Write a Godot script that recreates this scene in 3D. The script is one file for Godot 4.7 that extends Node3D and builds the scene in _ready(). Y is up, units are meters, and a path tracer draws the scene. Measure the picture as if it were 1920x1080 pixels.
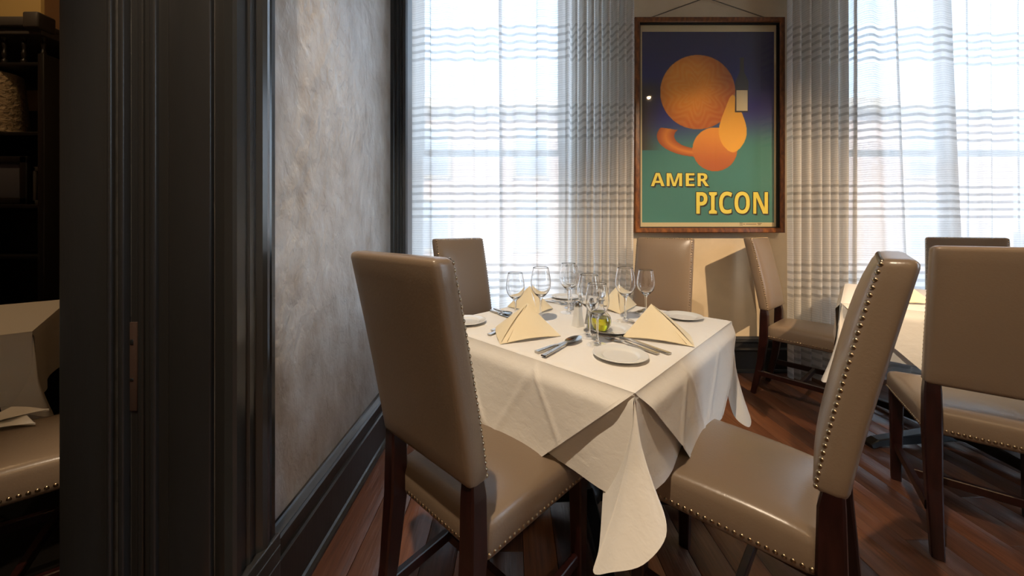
extends Node3D
# A dining room corner by two curtained windows. X to the right, y up, d = depth away from the camera (world z = -d).

const EYE := 1.15
const FOCAL := 660.0            # pixels, for the 1920 x 1080 frame
const TABLE := 0.76
const ACROSS := Vector2(0.70, 0.714)      # (X, d) along the table's right-hand edge
const BACKWARD := Vector2(-0.714, 0.70)

var M := {}
var used := {}
var rng := RandomNumberGenerator.new()


func _ready() -> void:
	rng.seed = 7
	# ---- camera
	var cam := Camera3D.new()
	cam.name = "camera"
	cam.set_frustum(0.05 * 1080.0 / FOCAL, Vector2(0.05 * 2.0 / FOCAL, -0.05 * 110.0 / FOCAL), 0.05, 200.0)
	cam.position = Vector3(0, EYE, 0)
	add_child(cam)
	# ---- sky, exposure
	var sky_material := ProceduralSkyMaterial.new()
	sky_material.sky_top_color = Color(0.76, 0.88, 1.0)
	sky_material.sky_horizon_color = Color(0.91, 0.965, 1.0)
	sky_material.ground_horizon_color = Color(0.75, 0.75, 0.75)
	sky_material.ground_bottom_color = Color(0.5, 0.5, 0.5)
	sky_material.sky_energy_multiplier = 2.45
	sky_material.ground_energy_multiplier = 1.0
	var sky := Sky.new()
	sky.sky_material = sky_material
	var env := Environment.new()
	env.background_mode = Environment.BG_SKY
	env.sky = sky
	env.ambient_light_source = Environment.AMBIENT_SOURCE_DISABLED
	env.tonemap_mode = Environment.TONE_MAPPER_LINEAR
	env.tonemap_exposure = 1.0
	env.sdfgi_enabled = true
	env.ssao_enabled = true
	env.ssil_enabled = true
	var world := WorldEnvironment.new()
	world.name = "world"
	world.environment = env
	add_child(world)
	# ---- the sun stands behind this building and lights the house across the street
	var sun := DirectionalLight3D.new()
	sun.name = "sun"
	sun.light_color = Color(1.0, 0.95, 0.88)
	sun.light_energy = 5.2
	sun.light_angular_distance = 1.0
	sun.shadow_enabled = true
	sun.sky_mode = DirectionalLight3D.SKY_MODE_LIGHT_ONLY
	sun.rotation_degrees = Vector3(-48, -18, 0)
	add_child(sun)
	materials()
	shell()
	windows()
	lamps()
	casings()
	outside()
	curtains()
	poster()
	tables()
	chairs()
	table_setting()
	other_room()


# ============================================================ helpers

func P(x: float, y: float, d: float) -> Vector3:
	return Vector3(x, y, -d)


func numbered(called: String) -> String:
	used[called] = used.get(called, -1) + 1
	return called if used[called] == 0 else "%s_%03d" % [called, used[called]]


func begin() -> SurfaceTool:
	var st := SurfaceTool.new()
	st.begin(Mesh.PRIMITIVE_TRIANGLES)
	return st


func obj(called: String, st: SurfaceTool, m: Material, parent: Node = self) -> MeshInstance3D:
	st.generate_normals()
	var o := MeshInstance3D.new()
	o.mesh = st.commit()
	o.material_override = m
	o.name = numbered(called) if parent == self else called
	o.cast_shadow = GeometryInstance3D.SHADOW_CASTING_SETTING_ON
	parent.add_child(o, true)
	return o


func put_mesh(called: String, mesh: Mesh, m: Material, parent: Node, at: Vector3) -> MeshInstance3D:
	var o := MeshInstance3D.new()
	o.mesh = mesh
	o.material_override = m
	o.name = called
	o.position = at
	parent.add_child(o, true)
	return o


func thing(called: String, label: String, category: String, at := Vector3.ZERO, turn := 0.0, group := "") -> Node3D:
	var o := Node3D.new()
	o.name = numbered(called)
	add_child(o)
	o.position = at
	o.rotation.y = turn
	return tag(o, label, category, group)


func tag(o: Node3D, label: String, category: String, group := "") -> Node3D:
	o.set_meta("label", label)
	o.set_meta("category", category)
	if group:
		o.set_meta("group", group)
	return o


func struct_node(called: String, at := Vector3.ZERO) -> Node3D:
	var o := Node3D.new()
	o.name = numbered(called)
	o.position = at
	add_child(o)
	o.set_meta("kind", "structure")
	return o


func struct_mesh(called: String, st: SurfaceTool, m: Material) -> MeshInstance3D:
	var o := obj(called, st, m)
	o.set_meta("kind", "structure")
	return o


func dup(root: Node3D, base: String, at: Vector3, turn: float, label: String) -> Node3D:
	var r: Node3D = root.duplicate()
	r.name = numbered(base)
	add_child(r)
	r.position = at
	r.rotation.y = turn
	r.set_meta("label", label)
	return r


func facing(f: Vector2) -> float:         # turn that takes local +z to (X, d) direction f
	return atan2(f.x, -f.y)


func tri(st: SurfaceTool, a: Vector3, b: Vector3, c: Vector3, ua := Vector2.ZERO, ub := Vector2.ZERO, uc := Vector2.ZERO) -> void:
	st.set_uv(ua); st.add_vertex(a)
	st.set_uv(ub); st.add_vertex(b)
	st.set_uv(uc); st.add_vertex(c)


# grid of f(u, v); the front looks along df/du x df/dv
func grid(st: SurfaceTool, us: Array, vs: Array, f: Callable, flip := false, uvf = null) -> void:
	var rows := []
	var uvs := []
	for v in vs:
		var row := PackedVector3Array()
		var ur := PackedVector2Array()
		for u in us:
			row.append(f.call(u, v))
			ur.append(uvf.call(u, v) if uvf != null else Vector2(u, v))
		rows.append(row)
		uvs.append(ur)
	for j in vs.size() - 1:
		for i in us.size() - 1:
			var a: Vector3 = rows[j][i]
			var b: Vector3 = rows[j][i + 1]
			var c: Vector3 = rows[j + 1][i + 1]
			var d: Vector3 = rows[j + 1][i]
			var ta: Vector2 = uvs[j][i]
			var tb: Vector2 = uvs[j][i + 1]
			var tc: Vector2 = uvs[j + 1][i + 1]
			var td: Vector2 = uvs[j + 1][i]
			if flip:
				tri(st, a, b, c, ta, tb, tc)
				tri(st, a, c, d, ta, tc, td)
			else:
				tri(st, a, c, b, ta, tc, tb)
				tri(st, a, d, c, ta, td, tc)


func span(n: int, a := 0.0, b := 1.0) -> Array:
	var r := []
	for i in n + 1:
		r.append(lerpf(a, b, float(i) / n))
	return r


func stops(h: float, r: float, n: int, k: int) -> Array:
	var out := []
	for i in k:
		out.append(-h + r * (1.0 - cos(PI / 2 * i / k)))
	for i in n + 1:
		out.append(lerpf(-h + r, h - r, float(i) / n))
	for i in range(k - 1, -1, -1):
		out.append(h - r * (1.0 - cos(PI / 2 * i / k)))
	return out


# a box with rounded edges, then bent by a function of the local point
func rbox(st: SurfaceTool, at: Vector3, size: Vector3, r: float, n := Vector3i(1, 1, 1), k := 2, bend = null) -> void:
	var h := size / 2
	var ax := [stops(h.x, r, n.x, k), stops(h.y, r, n.y, k), stops(h.z, r, n.z, k)]
	var inner := h - Vector3(r, r, r)
	for axis in 3:
		var b := (axis + 1) % 3
		var c := (axis + 2) % 3
		for s in [-1, 1]:
			var f := func(u: float, v: float) -> Vector3:
				var p := Vector3.ZERO
				p[axis] = s * h[axis]
				p[b] = u
				p[c] = v
				var q := p.clamp(-inner, inner)
				p = q + (p - q).normalized() * r
				p += at
				return bend.call(p) if bend != null else p
			var uvf := func(u: float, v: float) -> Vector2: return Vector2(u, v)
			grid(st, ax[b], ax[c], f, s < 0, uvf)


func box(st: SurfaceTool, lo: Vector3, hi: Vector3, r := 0.002) -> void:
	var a := Vector3(minf(lo.x, hi.x), minf(lo.y, hi.y), minf(lo.z, hi.z))
	var b := Vector3(maxf(lo.x, hi.x), maxf(lo.y, hi.y), maxf(lo.z, hi.z))
	rbox(st, (a + b) / 2, b - a, minf(r, 0.45 * minf((b - a).x, minf((b - a).y, (b - a).z))), Vector3i(1, 1, 1), 1)


# box given in (X, y, d)
func slab(st: SurfaceTool, x0: float, x1: float, y0: float, y1: float, d0: float, d1: float, r := 0.002) -> void:
	box(st, Vector3(x0, y0, -d1), Vector3(x1, y1, -d0), r)


func lathe(st: SurfaceTool, prof: Array, seg: int, at := Vector3.ZERO, sx := 1.0, sz := 1.0) -> void:
	var f := func(u: float, v: float) -> Vector3:
		var p: Vector2 = prof[int(v)]
		var a := TAU * u if u < 1.0 else 0.0
		return at + Vector3(p.x * cos(a) * sx, p.y, p.x * sin(a) * sz)
	grid(st, span(seg), range(prof.size()), f, true)


# smooth profile through control points
func smooth(points: Array, per: int) -> Array:
	var out := []
	for i in points.size() - 1:
		var a: Vector2 = points[maxi(i - 1, 0)]
		var b: Vector2 = points[i]
		var c: Vector2 = points[i + 1]
		var d: Vector2 = points[mini(i + 2, points.size() - 1)]
		for k in per:
			out.append(b.cubic_interpolate(c, a, d, float(k) / per))
	out.append(points[-1])
	return out


# tube of rectangular or round section along points
func tube(st: SurfaceTool, pts: Array, wide: Array, deep: Array, seg := 8, side := Vector3.RIGHT, square := false) -> void:
	var frames := []
	for i in pts.size():
		var t: Vector3 = (pts[mini(i + 1, pts.size() - 1)] - pts[maxi(i - 1, 0)]).normalized()
		var s := (side - t * side.dot(t)).normalized()
		frames.append([pts[i], s, t.cross(s)])
	var ring := []
	for k in seg:
		var a := TAU * k / seg
		ring.append(Vector2(cos(a), sin(a)))
	if square:
		ring = []
		for c in [[1, -1], [1, 1], [-1, 1], [-1, -1]]:
			var cut := 0.8
			if c[0] * c[1] < 0:
				ring.append(Vector2(c[0] * cut, c[1])); ring.append(Vector2(c[0], c[1] * cut))
			else:
				ring.append(Vector2(c[0], c[1] * cut)); ring.append(Vector2(c[0] * cut, c[1]))
	ring.append(ring[0])
	var f := func(u: float, v: float) -> Vector3:
		var fr: Array = frames[int(v)]
		var c: Vector2 = ring[int(u)]
		return fr[0] + fr[1] * c.x * wide[int(v)] + fr[2] * c.y * deep[int(v)]
	if square:
		st.set_smooth_group(-1)
	grid(st, range(ring.size()), range(pts.size()), f)
	for e in [0, pts.size() - 1]:
		for k in ring.size() - 1:
			var a: Vector3 = f.call(k, e)
			var b: Vector3 = f.call(k + 1, e)
			if e == 0:
				tri(st, pts[e], a, b)
			else:
				tri(st, pts[e], b, a)
	st.set_smooth_group(0)


# moulding: a closed profile (points: out from the wall, along the other axis) swept in a straight line
func sweep(st: SurfaceTool, prof: Array, a: Vector3, b: Vector3, out: Vector3, along: Vector3) -> void:
	st.set_smooth_group(-1)
	var n := prof.size()
	var flip := out.cross(along).dot(b - a) > 0
	var f := func(u: float, v: float) -> Vector3:
		var p: Vector2 = prof[int(u) % n]
		return (a if v < 0.5 else b) + out * p.x + along * p.y
	grid(st, range(n + 1), [0, 1], f, not flip)
	var poly := PackedVector2Array(prof)
	var idx := Geometry2D.triangulate_polygon(poly)
	for e in 2:
		for t in range(0, idx.size(), 3):
			var q := [f.call(idx[t], e), f.call(idx[t + 1], e), f.call(idx[t + 2], e)]
			var nn: Vector3 = (q[2] - q[0]).cross(q[1] - q[0])
			if (nn.dot(b - a) > 0) == (e == 1):
				tri(st, q[0], q[1], q[2])
			else:
				tri(st, q[0], q[2], q[1])
	st.set_smooth_group(0)


func text(called: String, words: String, m: Material, parent: Node, at: Vector3, cap: float, wide: float, depth: float) -> MeshInstance3D:
	var t := TextMesh.new()
	var font := SystemFont.new()
	font.font_names = PackedStringArray(["Droid Sans"])
	font.font_weight = 700
	t.font = font
	t.text = words
	t.font_size = 64
	t.pixel_size = 0.01
	t.depth = 0.02
	t.curve_step = 0.5
	var box3 := t.get_aabb()
	var o := put_mesh(called, t, m, parent, at)
	o.scale = Vector3(wide / box3.size.x, cap / box3.size.y, depth / 0.02)
	o.position = at - Vector3(box3.get_center().x * o.scale.x, box3.get_center().y * o.scale.y, 0)
	return o


# ============================================================ materials

func mat(called: String, c: Color, rough: float, spec := 0.5, metal := 0.0) -> StandardMaterial3D:
	var m := StandardMaterial3D.new()
	m.resource_name = called
	m.albedo_color = c
	m.roughness = rough
	m.metallic_specular = spec
	m.metallic = metal
	M[called] = m
	return m


func noise_tex(seed_: int, freq: float, octaves: int, colors: Array, size := 512, stretch := Vector2i(1, 1), kind := FastNoiseLite.TYPE_SIMPLEX_SMOOTH) -> NoiseTexture2D:
	var n := FastNoiseLite.new()
	n.noise_type = kind
	n.seed = seed_
	n.frequency = freq
	n.fractal_type = FastNoiseLite.FRACTAL_FBM
	n.fractal_octaves = octaves
	if kind == FastNoiseLite.TYPE_SIMPLEX_SMOOTH:
		n.domain_warp_enabled = true
		n.domain_warp_amplitude = 24.0
		n.domain_warp_frequency = freq
	var t := NoiseTexture2D.new()
	t.width = size / stretch.x
	t.height = size / stretch.y
	t.seamless = true
	t.noise = n
	var g := Gradient.new()
	var offs := PackedFloat32Array()
	var cols := PackedColorArray()
	for i in colors.size():
		offs.append(float(i) / (colors.size() - 1))
		cols.append(colors[i])
	g.offsets = offs
	g.colors = cols
	t.color_ramp = g
	return t


func tri_map(m: StandardMaterial3D, scale: Vector3, world := true) -> void:
	m.uv1_triplanar = true
	m.uv1_world_triplanar = world
	m.uv1_scale = scale
	m.uv1_triplanar_sharpness = 4.0


func bump(m: StandardMaterial3D, t: Texture2D, cm: float) -> void:
	m.heightmap_enabled = true
	m.heightmap_texture = t
	m.heightmap_scale = cm


func stripes() -> ImageTexture:
	# one 60 cm repeat of the curtain cloth: a run of fine ribs, then five broad bars
	var w := 32
	var h := 512
	var im := Image.create(w, h, false, Image.FORMAT_RGBA8)
	var r := RandomNumberGenerator.new()
	r.seed = 3
	for y in h:
		var p := 0.6 * y / h
		var a := 0.85
		var g := 0.93
		if p < 0.29:
			var q := fmod(p, 0.058)
			if q > 0.018 and q < 0.040:
				a = 0.95; g = 0.77
		else:
			var q := fmod(p - 0.29, 0.0172)
			if q > 0.006 and q < 0.0135:
				a = 0.92; g = 0.85
		var thread := 0.96 + 0.06 * r.randf()
		for x in w:
			var k := thread * (0.97 + 0.05 * r.randf())
			im.set_pixel(x, y, Color(g * k, g * k * 0.995, g * k * 0.985, clampf(a + 0.05 * (r.randf() - 0.5), 0, 1)))
	return ImageTexture.create_from_image(im)


func materials() -> void:
	var m := mat("plaster_grey", Color.WHITE, 0.36, 0.5)
	m.albedo_texture = noise_tex(11, 0.006, 6, [Color(0.72, 0.68, 0.64), Color(0.80, 0.775, 0.75), Color(0.845, 0.83, 0.815), Color(0.87, 0.86, 0.85), Color(0.94, 0.94, 0.935)], 768)
	tri_map(m, Vector3(1.2, 0.8, 1.2))
	bump(m, noise_tex(12, 0.02, 5, [Color.BLACK, Color.WHITE], 512), 0.5)
	m = mat("plaster_beige", Color(0.86, 0.79, 0.68), 0.65, 0.4)
	m.albedo_texture = noise_tex(13, 0.012, 5, [Color(0.92, 0.92, 0.91), Color.WHITE], 256)
	tri_map(m, Vector3(0.8, 0.8, 0.8))
	mat("ceiling_white", Color(0.82, 0.80, 0.76), 0.9)
	m = mat("dark_paint", Color(0.165, 0.162, 0.16), 0.30, 0.5)
	bump(m, noise_tex(14, 0.02, 3, [Color.BLACK, Color.WHITE], 256), 0.03)
	tri_map(m, Vector3(6, 0.6, 6))
	mat("gloss_paint", Color(0.175, 0.175, 0.172), 0.2, 0.6)
	m = mat("navy_paint", Color(0.15, 0.165, 0.18), 0.35, 0.5)
	m = mat("white_paint", Color(0.85, 0.85, 0.83), 0.5)
	for k in 5:
		var c: Color = [Color(0.43, 0.27, 0.18), Color(0.37, 0.23, 0.16), Color(0.31, 0.20, 0.15), Color(0.47, 0.30, 0.19), Color(0.34, 0.23, 0.18)][k]
		m = mat("plank_%d" % k, Color.WHITE, 0.34, 0.5)
		m.albedo_texture = noise_tex(20 + k, 0.02, 5, [c.darkened(0.3), c.darkened(0.08), c, c.lightened(0.06)], 256)
		tri_map(m, Vector3(9, 9, 0.7))
		bump(m, noise_tex(20 + k, 0.03, 4, [Color.BLACK, Color.WHITE], 256), 0.05)
	m = mat("mahogany", Color(0.175, 0.07, 0.06), 0.32, 0.5)
	m.albedo_texture = noise_tex(31, 0.02, 4, [Color(0.6, 0.55, 0.55), Color.WHITE], 256)
	tri_map(m, Vector3(8, 1.2, 8), false)
	m = mat("leather", Color(0.475, 0.41, 0.345), 0.30, 0.5)
	bump(m, noise_tex(33, 0.06, 3, [Color.BLACK, Color.WHITE], 256), 0.02)
	tri_map(m, Vector3(7, 7, 7), false)
	mat("nail", Color(0.62, 0.55, 0.45), 0.28, 0.5, 1.0)
	m = mat("linen", Color(0.91, 0.895, 0.87), 0.85, 0.25)
	bump(m, noise_tex(35, 0.03, 3, [Color.BLACK, Color.WHITE], 256), 0.12)
	tri_map(m, Vector3(2.5, 2.5, 2.5), false)
	m.backlight_enabled = true
	m.backlight = Color(0.22, 0.22, 0.22)
	m = mat("napkin_cloth", Color(0.92, 0.86, 0.73), 0.8, 0.25)
	bump(m, M["linen"].heightmap_texture, 0.06)
	tri_map(m, Vector3(6, 6, 6), false)
	m.backlight_enabled = true
	m.backlight = Color(0.3, 0.3, 0.3)
	mat("china", Color(0.88, 0.88, 0.87), 0.12, 0.5)
	mat("steel", Color(0.72, 0.71, 0.69), 0.16, 0.5, 1.0)
	mat("iron", Color(0.05, 0.05, 0.055), 0.35, 0.5)
	m = mat("glass", Color(1, 1, 1, 0), 0.0)
	m.refraction_enabled = true
	m.refraction_scale = 0.05
	m.transparency = BaseMaterial3D.TRANSPARENCY_ALPHA
	m = mat("oil", Color(0.86, 0.84, 0.12, 0), 0.0)
	m.refraction_enabled = true
	m.refraction_scale = 0.047
	m.transparency = BaseMaterial3D.TRANSPARENCY_ALPHA
	m = mat("clear", Color(1, 1, 1, 0.02), 0.0)
	m.transparency = BaseMaterial3D.TRANSPARENCY_ALPHA
	m = mat("pane", Color(1, 1, 1, 0.03), 0.02)
	m.transparency = BaseMaterial3D.TRANSPARENCY_ALPHA
	m = mat("curtain_cloth", Color.WHITE, 0.9, 0.2)
	m.albedo_texture = stripes()
	m.transparency = BaseMaterial3D.TRANSPARENCY_ALPHA
	m.cull_mode = BaseMaterial3D.CULL_DISABLED
	m.backlight_enabled = true
	m.backlight = Color(1, 1, 1)
	m = mat("frame_wood", Color(0.56, 0.34, 0.15), 0.30, 0.5)
	m.albedo_texture = noise_tex(41, 0.02, 4, [Color(0.55, 0.5, 0.5), Color.WHITE], 256)
	tri_map(m, Vector3(5, 2, 5))
	mat("gilt", Color(0.72, 0.52, 0.22), 0.35, 0.5, 0.8)
	mat("black", Color(0.03, 0.03, 0.03), 0.6)
	mat("paper", Color(0.80, 0.73, 0.56), 0.8)
	mat("yellow_ink", Color(0.86, 0.79, 0.27), 0.7)
	mat("dark_ink", Color(0.10, 0.12, 0.10), 0.7)
	m = mat("bulb", Color(1, 0.9, 0.7), 0.5)
	m.emission_enabled = true
	m.emission = Color(1.0, 0.82, 0.55)
	m.emission_energy_multiplier = 6.0
	m = mat("raw_wood", Color(0.20, 0.125, 0.085), 0.8)
	m = mat("brick_far", Color(0.86, 0.77, 0.73), 0.9)
	m.albedo_texture = noise_tex(51, 0.05, 3, [Color(0.8, 0.8, 0.8), Color.WHITE], 256)
	tri_map(m, Vector3(0.5, 0.5, 0.5))
	mat("asphalt", Color(0.45, 0.45, 0.45), 0.9)
	mat("stone_far", Color(0.78, 0.74, 0.68), 0.9)
	mat("far_pane", Color(0.62, 0.66, 0.70), 0.1)
	mat("carpet", Color(0.07, 0.075, 0.10), 0.95)
	mat("case_wood", Color(0.055, 0.045, 0.042), 0.4)
	mat("case_grey", Color(0.22, 0.20, 0.19), 0.6)
	m = mat("ceramic", Color(0.60, 0.52, 0.40), 0.6)
	bump(m, noise_tex(53, 0.04, 4, [Color.BLACK, Color.WHITE], 256), 0.8)
	tri_map(m, Vector3(3, 3, 3))
	mat("yellow_wall", Color(0.70, 0.60, 0.38), 0.8)
	mat("brown_wall", Color(0.36, 0.25, 0.14), 0.7)
	mat("shade_grey", Color(0.30, 0.30, 0.33), 0.4)


# ============================================================ the room

const WALL_X := -0.70       # face of the left wall
const JAMB := 0.86          # where the left wall begins
const BAY := 2.06           # where it ends at the window bay
const BACK := 2.85          # face of the window wall
const TOP := 3.70

func shell() -> void:
	var st := begin()
	slab(st, -1.10, WALL_X, 0, TOP, JAMB + 0.015, BAY)
	struct_mesh("wall_left", st, M.plaster_grey)
	st = begin()      # the same wall behind the camera
	slab(st, -1.10, WALL_X, 0, TOP, -3.2, -1.7)
	struct_mesh("wall_left_rear", st, M.plaster_grey)
	st = begin()      # over the wide opening
	slab(st, -1.10, WALL_X, 3.1, TOP, -1.7, JAMB + 0.015)
	struct_mesh("wall_left_header", st, M.plaster_grey)
	st = begin()      # the bay's own side
	slab(st, -1.45, -1.05, 0, TOP, BAY, BACK)
	struct_mesh("wall_bay", st, M.plaster_beige)
	# window wall with two openings
	st = begin()
	slab(st, -4.6, -0.86, 0, TOP, BACK, BACK + 0.3)
	slab(st, 0.52, 2.72, 0, TOP, BACK, BACK + 0.3)
	slab(st, 4.7, 5.4, 0, TOP, BACK, BACK + 0.3)
	for w in [[-0.86, 0.52], [2.72, 4.7]]:
		slab(st, w[0], w[1], 0, 0.42, BACK, BACK + 0.3)
		slab(st, w[0], w[1], 3.50, TOP, BACK, BACK + 0.3)
	struct_mesh("wall_back", st, M.plaster_beige)
	st = begin()
	slab(st, 5.1, 5.4, 0, TOP, -3.2, -1.3)
	slab(st, 5.1, 5.4, 0, TOP, 0.3, BACK)
	slab(st, 5.1, 5.4, 0, 0.42, -1.3, 0.3)
	slab(st, 5.1, 5.4, 3.5, TOP, -1.3, 0.3)
	struct_mesh("wall_right", st, M.plaster_beige)
	st = begin()
	slab(st, -4.6, 5.4, 0, TOP, -3.5, -3.2)
	struct_mesh("wall_front", st, M.plaster_beige)
	st = begin()
	slab(st, -4.6, 5.4, TOP, TOP + 0.3, -3.5, BACK + 0.3)
	struct_mesh("ceiling", st, M.ceiling_white)
	# floor: boards one by one, running towards the window
	var fl := struct_node("floor")
	st = begin()
	slab(st, -0.9, 5.1, -0.2, -0.02, -3.2, BACK)
	obj("subfloor", st, M.black, fl)
	var x := -0.90
	while x < 5.09:
		var w := 0.118
		var d := -3.2 - rng.randf() * 1.2
		while d < BACK - 0.02:
			var e := minf(d + 1.1 + rng.randf() * 0.9, BACK)
			if e > -3.1:
				st = begin()
				slab(st, x + 0.0008, minf(x + w, 5.1) - 0.0008, -0.02, -rng.randf() * 0.0008, maxf(d, -3.2) + 0.0008, e - 0.0008, 0.0012)
				obj("plank", st, M["plank_%d" % (rng.randi() % 5)], fl)
			d = e
		x += w
	st = begin()
	slab(st, -4.6, -0.9, -0.2, 0.0, -3.2, BACK)
	struct_mesh("floor_left_room", st, M.carpet)
	# baseboards
	var prof := [Vector2(0, 0), Vector2(0.038, 0), Vector2(0.038, 0.012), Vector2(0.030, 0.024), Vector2(0.022, 0.028), Vector2(0.022, 0.172), Vector2(0.032, 0.178), Vector2(0.032, 0.186), Vector2(0.026, 0.192), Vector2(0.022, 0.2), Vector2(0.022, 0.238), Vector2(0.034, 0.246), Vector2(0.034, 0.256), Vector2(0.026, 0.262), Vector2(0.030, 0.268), Vector2(0.014, 0.282), Vector2(0.008, 0.285), Vector2(0, 0.285)]
	st = begin()
	sweep(st, prof, P(WALL_X, 0, 1.01), P(WALL_X, 0, BAY), Vector3.RIGHT, Vector3.UP)
	struct_mesh("baseboard_left", st, M.dark_paint)
	st = begin()
	sweep(st, prof, P(-1.05, 0, BACK), P(5.1, 0, BACK), Vector3(0, 0, 1), Vector3.UP)
	struct_mesh("baseboard_back", st, M.dark_paint)


func windows() -> void:
	var n := 0
	for w in [[-0.86, 0.52], [2.72, 4.7]]:
		n += 1
		var win := struct_node("window_%d" % n)
		var x0: float = w[0]
		var x1: float = w[1]
		var st := begin()
		var d0 := BACK + 0.10
		for s in [[x0, x0 + 0.07], [x1 - 0.07, x1]]:
			slab(st, s[0], s[1], 0.42, 3.50, d0, d0 + 0.12, 0.004)
		slab(st, x0, x1, 3.42, 3.50, d0, d0 + 0.12, 0.004)
		slab(st, x0 - 0.04, x1 + 0.04, 0.40, 0.445, BACK - 0.04, d0 + 0.12, 0.004)
		obj("window_frame", st, M.white_paint, win)
		var mid := (x0 + x1) / 2
		for half in ([[x0 + 0.07, x1 - 0.07]] if n == 1 else [[x0 + 0.07, mid], [mid, x1 - 0.07]]):
			var lo: float = half[0]
			var hi: float = half[1]
			for sash in [[0.45, 1.82, d0 + 0.02], [1.78, 3.42, d0 + 0.07]]:
				st = begin()
				var y0: float = sash[0]
				var y1: float = sash[1]
				var d: float = sash[2]
				for s in [[lo, lo + 0.045], [hi - 0.045, hi]]:
					slab(st, s[0], s[1], y0, y1, d, d + 0.04, 0.004)
				slab(st, lo, hi, y0, y0 + 0.05, d, d + 0.04, 0.004)
				slab(st, lo, hi, y1 - 0.045, y1, d, d + 0.04, 0.004)
				var s_ := obj("sash", st, M.white_paint, win)
				st = begin()
				var q := func(u: float, v: float) -> Vector3: return P(lerpf(lo + 0.045, hi - 0.045, u), lerpf(y0 + 0.05, y1 - 0.045, v), d + 0.02)
				grid(st, [0.0, 1.0], [0.0, 1.0], q)
				obj("pane", st, M.pane, s_)


	# a third window, in the right wall beyond the frame
	var side := struct_node("window_3")
	var sf := begin()
	for y in [[0.42, 0.50], [1.78, 1.84], [3.42, 3.50]]:
		slab(sf, 5.2, 5.26, y[0], y[1], -1.3, 0.3, 0.004)
	for d in [-1.3, -0.54, 0.23]:
		slab(sf, 5.2, 5.26, 0.42, 3.5, d, d + 0.07, 0.004)
	obj("window_frame", sf, M.white_paint, side)
	sf = begin()
	var sq := func(u: float, v: float) -> Vector3: return P(5.23, lerpf(0.5, 3.42, v), lerpf(-1.25, 0.25, u))
	grid(sf, [0.0, 1.0], [0.0, 1.0], sq)
	obj("pane", sf, M.pane, side)


func lamps() -> void:
	# recessed ceiling spots, each a glowing disc in a trim ring with its own light
	var spots := [[2.65, -1.15, 28.0, Color(1.0, 0.86, 0.69)], [-0.45, -0.2, 9.3, Color(1.0, 0.905, 0.78)], [0.3, -2.4, 2.2, Color(1.0, 0.82, 0.6)], [4.3, 0.5, 2.5, Color(1.0, 0.82, 0.6)], [-3.0, 1.1, 1.4, Color(1.0, 0.82, 0.6)]]
	var names := ["recessed eyeball spotlight turned towards the poster wall", "recessed eyeball spotlight above the camera turned towards the set table", "recessed ceiling spotlight behind the camera on the left", "recessed ceiling spotlight before the table at the right edge", "recessed ceiling spotlight in the dim room beyond the opening"]
	for i in spots.size():
		var s: Array = spots[i]
		var t := thing("ceiling_light", names[i], "ceiling light", P(s[0], TOP, s[1]), 0.0, "recessed ceiling spotlights")
		var st := begin()
		lathe(st, [Vector2(0.045, -0.001), Vector2(0.048, -0.010), Vector2(0.062, -0.008), Vector2(0.066, 0.0)], 24)
		obj("trim_ring", st, M.ceiling_white, t)
		st = begin()
		lathe(st, [Vector2(0.0, -0.004), Vector2(0.045, -0.004), Vector2(0.045, 0.0)], 24)
		obj("lens", st, M.bulb, t)
		var l := SpotLight3D.new()
		l.name = "ceiling_light_beam"
		l.light_color = s[3]
		l.light_energy = s[2]
		l.spot_range = 12.0
		l.spot_attenuation = 2.0
		l.spot_angle = [17.0, 32.0, 60.0, 60.0, 82.0][i]
		l.spot_angle_attenuation = 0.8 if i == 0 else 0.4
		l.light_size = 0.03
		l.shadow_enabled = true
		l.position.y = -0.02
		t.add_child(l)
		# the first two are eyeball fittings, turned towards the poster wall and the set table
		var aim := Vector3(0, -1, 0) if i > 1 else ((P(1.60, 0.85, BACK) if i == 0 else P(0.25, 0.7, 1.0)) - t.position).normalized()
		l.basis = Basis.looking_at(aim, Vector3(0, 0, -1))


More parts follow.
